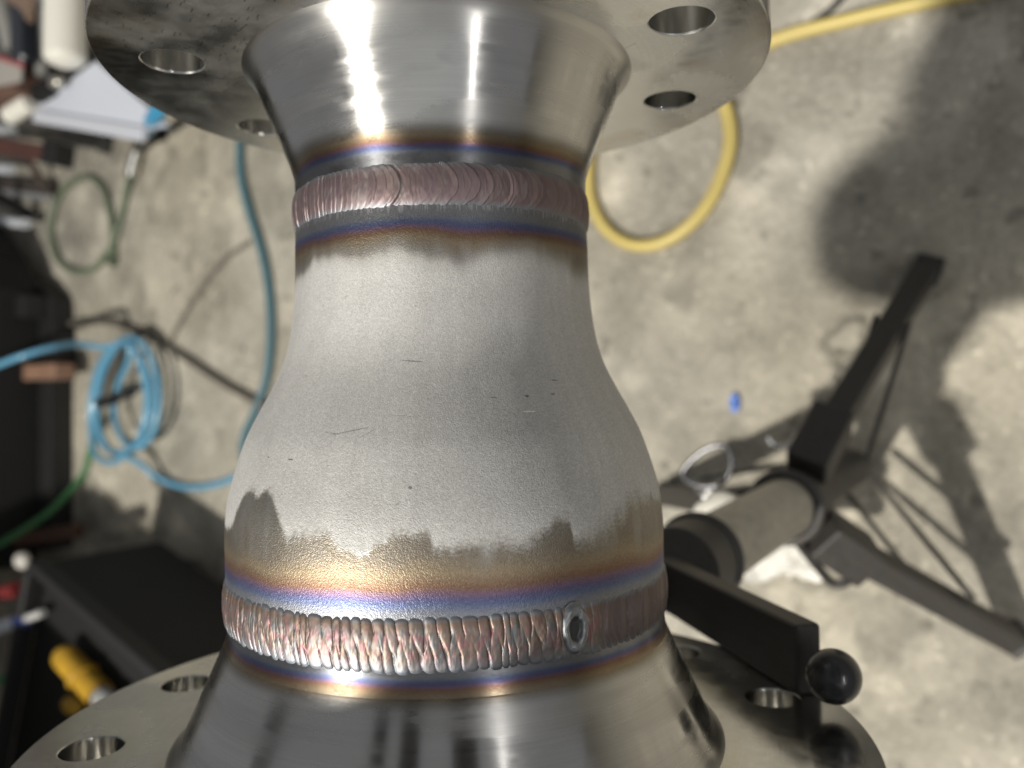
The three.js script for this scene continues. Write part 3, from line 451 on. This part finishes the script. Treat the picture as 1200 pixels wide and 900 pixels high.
// steel rack with odds and ends at the upper left
const RK = 0.22;
{
  const k = thing('steel_rack', 'low grey steel rack of clutter at the upper left corner', 'rack');
  part('top', prism([at(-120, -60, RK), at(130, -60, RK), at(112, 95, RK), at(60, 150, RK), at(-120, 130, RK)], RK - 0.02, RK), std({ color: rgb(0.10, 0.095, 0.09), roughness: 0.55, map: mottle }), k);
  for (const [x, y] of [[90, 60], [-60, 60], [60, 120], [-60, -20]]) { const c = at(x, y, RK); part('leg', bar(V(c.x, 0, c.z), V(c.x, RK - 0.02, c.z), 0.03, 0.03, 0.003, V(1, 0, 0)), black, k); }
}
{
  const y = RK + 0.002;
  tag(part('white_sheet', prism([at(45, 132, RK), at(95, 92, RK), at(120, 74, RK), at(205, 150, RK), at(150, 157, RK)], y + 0.004, y + 0.010, 0.001), std({ color: rgb(0.60, 0.635, 0.71), roughness: 0.5 })), 'pale blue-white flat panel sticking out beside the upper flange', 'panel');
  tag(part('panel_strip', bar(at(42, 136, y + 0.012), at(170, 158, y + 0.012), 0.022, 0.01), std({ color: rgb(0.55, 0.57, 0.63), roughness: 0.5 })), 'narrow pale strip along the lower edge of the white panel', 'strip');
  const bt = thing('white_bottle', 'white plastic bottle lying on the rack beside the upper flange', 'bottle');
  const wh = std({ color: rgb(0.80, 0.78, 0.70), roughness: 0.4 });
  const q1 = at(77, -40, y + 0.05), q2 = at(76, 66, y + 0.05), dd = q2.clone().sub(q1).normalize();
  part('body', rod(q1, q2, 0.032, 32), wh, bt); part('shoulder', new THREE.SphereGeometry(0.032, 32, 20).scale(1, 1, 0.55).translate(q2.x, q2.y, q2.z), wh, bt);
  tag(part('grey_pipe', rod(at(47, -50, y + 0.03), at(50, 90, y + 0.02), 0.014), std({ color: rgb(0.30, 0.295, 0.28), roughness: 0.5, metalness: 0.4 })), 'grey pipe standing between the black case and white bottle', 'pipe');
  const cs = thing('black_case', 'dark navy case with a rivet between grey pipe and red box', 'case');
  part('body', bar(at(28, 8, y + 0.05), at(28, 74, y + 0.05), 0.04, 0.03, 0.006), std({ color: rgb(0.022, 0.026, 0.035), roughness: 0.45 }), cs);
  const rv = at(27, 66, y + 0.067); part('rivet', new THREE.SphereGeometry(0.005, 16, 10).translate(rv.x, rv.y, rv.z), zinc, cs);
  tag(part('brown_board', prism([at(70, 22, y), at(82, -20, y), at(110, -20, y), at(100, 50, y), at(92, 36, y)], y + 0.085, y + 0.095, 0.001), std({ color: rgb(0.19, 0.13, 0.095), roughness: 0.8 })), 'brown board leaning over the white bottle at the top edge', 'board');
  const rb = thing('red_box', 'open carton with brown side and red edge at the left edge', 'box');
  part('carton', bar(at(-30, 112, y + 0.03), at(36, 88, y + 0.03), 0.07, 0.05, 0.003), std({ color: rgb(0.19, 0.105, 0.075), roughness: 0.8, map: mottle }), rb);
  part('lid', bar(at(-30, 92, y + 0.058), at(26, 80, y + 0.058), 0.045, 0.005, 0.001), std({ color: rgb(0.36, 0.34, 0.31), roughness: 0.7 }), rb);
  part('red_edge', bar(at(-5, 66, y + 0.06), at(27, 77, y + 0.06), 0.007, 0.006, 0.001), std({ color: rgb(0.36, 0.07, 0.075), roughness: 0.6 }), rb);
  tag(part('white_tape_roll', rod(at(12, 135, y + 0.02), at(38, 119, y + 0.02), 0.017), wh), 'small white roll below the brown carton on the rack', 'roll');
  const n1 = at(66, 96, y + 0.03); tag(part('nozzle', new THREE.SphereGeometry(0.014, 20, 14).scale(1.2, 0.8, 0.9).translate(n1.x, n1.y, n1.z), std({ color: rgb(0.5, 0.48, 0.42), roughness: 0.3, metalness: 0.8 })), 'small shiny nozzle lying below the mouth of the white bottle', 'nozzle');
  tag(part('black_grip', bar(at(42, 112, y + 0.02), at(62, 100, y + 0.02), 0.028, 0.024, 0.006), black), 'black grip between the white roll and the shiny nozzle', 'grip');
  tag(part('grey_scrap', rod(at(2, 5, y + 0.03), at(17, 60, y + 0.03), 0.016), std({ color: rgb(0.42, 0.41, 0.38), roughness: 0.5, metalness: 0.3 })), 'light grey tube left of the dark navy case', 'tube');
  tag(part('foil_scrap', tube([at(25, 8, y + 0.06), at(34, 10, y + 0.065), at(44, 4, y + 0.06), at(54, 2, y + 0.06)], 0.006, 20, 8), zinc), 'bright bit of foil above the dark navy case', 'foil');
}
{ // rusty bars and white tubes below the rack
  const rust = std({ color: rgb(0.125, 0.052, 0.04), roughness: 0.8, map: mottle });
  const rr = thing('rusty_bar', 'long red-brown steel bar with a dark end, below the rack', 'bar');
  part('shaft', bar(at(-40, 165, 0.12), at(66, 182, 0.12), 0.034, 0.03), rust, rr); part('end_cap', bar(at(60, 180, 0.12), at(76, 183, 0.12), 0.044, 0.04), charcoal, rr);
  const wm = std({ color: rgb(0.66, 0.69, 0.74), roughness: 0.4 });
  tag(part('white_tube', rod(at(-40, 142, 0.1), at(11, 157, 0.1), 0.018), wm), 'white tube end above the red-brown bar at the left edge', 'tube', 'white tubes at the left edge');
  tag(part('white_tube', rod(at(-40, 192, 0.06), at(12, 199, 0.06), 0.011), wm), 'short white tube just below the red-brown bar', 'tube', 'white tubes at the left edge');
  tag(part('white_tube', rod(at(-30, 256, 0.05), at(31, 262, 0.05), 0.011), wm), 'lowest white tube, above the black cabinet', 'tube', 'white tubes at the left edge');
  tag(part('grey_rod', rod(at(-30, 222, 0.03), at(58, 232, 0.03), 0.009), std({ color: rgb(0.42, 0.42, 0.42), roughness: 0.4, metalness: 0.5 })), 'grey rod between the white tubes, pointing at the green loop', 'rod');
  tag(part('angle_iron', bar(at(-40, 212, 0.02), at(60, 222, 0.02), 0.03, 0.02), std({ color: rgb(0.075, 0.06, 0.05), roughness: 0.7, map: mottle })), 'dark brown angle iron lying above the grey rod', 'steel bar');
  tag(part('brown_strut', bar(at(36, 192, 0.05), at(58, 226, 0.015), 0.014, 0.012), std({ color: rgb(0.08, 0.06, 0.048), roughness: 0.7 })), 'short brown strut between red-brown bar and angle iron', 'strut');
  tag(part('dark_prop', bar(at(-10, 226, 0.1), at(36, 252, 0.02), 0.022, 0.02), black), 'black prop leaning over the lowest white tube', 'prop');
  tag(part('panel_shadow_strip', tube([at(62, 150, 0.1), at(92, 154, 0.1), at(112, 160, 0.1), at(128, 157, 0.1)], 0.008, 30, 8), black), 'black tube standing in for the shadow under the white panel edge', 'shadow_strip');  // dark strip in place of the shade below the white panel
}

// ---------- lamps that the steel mirrors, plus added beams and fill panel (outside the picture) ----------
function lampBody(name, label, pos, w, h, glow) {
  const o = thing(name, label, 'lamp', pos.toArray()); o.lookAt(SPOOL);
  part('housing', box(w + 0.06, h + 0.06, 0.05, 0.01).translate(0, 0, -0.04), charcoal, o);
  part('diffuser', box(w, h, 0.008, 0.003).translate(0, 0, -0.008), new THREE.MeshStandardMaterial({ color: 0xffffff, emissive: 0xfff4e0, emissiveIntensity: glow }), o);
}
for (const [x, y, w, z0, z1, n] of [[0.22, 2.9, 0.22, -7, -0.25, 'nearest the work lamp'], [0.75, 2.9, 0.3, -7, -0.25, 'right of the work lamp'], [1.75, 2.6, 0.5, -7, -0.25, 'furthest right'], [-1.7, 2.4, 0.4, -7, -0.25, 'furthest left']])
  tag(part('added_dark_beam', box(w, 0.2, z1 - z0, 0.01).translate(x, y, (z0 + z1) / 2), std({ color: rgb(0.03, 0.03, 0.032), roughness: 0.7 })), `dark beam added overhead for bands on the lower neck, the one ${n}`, 'beam', 'added dark beams overhead');  // unseen beams, added so the lower neck mirrors dark bands
{
  const k = thing('added_fill_panel', 'pale glowing panel overhead outside the picture, added to brighten the neck reflections', 'added_fill_panel', FILL_AT.toArray());  // unseen glowing panel, added to lighten the upper neck
  part('frame', mergeGeometries([box(5.8, 0.08, 0.1).translate(0, 0.04, 1.1), box(5.8, 0.08, 0.1).translate(0, 0.04, -1.1), box(0.1, 0.08, 2.1).translate(2.85, 0.04, 0), box(0.1, 0.08, 2.1).translate(-2.85, 0.04, 0)]), charcoal, k);
  part('glowing_panel', box(5.6, 0.01, 2.1).translate(0, 0.02, 0), new THREE.MeshStandardMaterial({ color: 0xffffff, emissive: 0xe8f2ff, emissiveIntensity: 0.14 }), k);
}
lampBody('work_lamp', 'square overhead work lamp outside the picture', LAMP_A, 0.10, 0.10, 6);
lampBody('strip_lamp', 'long strip lamp on the right outside the picture', LAMP_B, 1.2, 0.02, 4);

renderer.render(scene, camera);
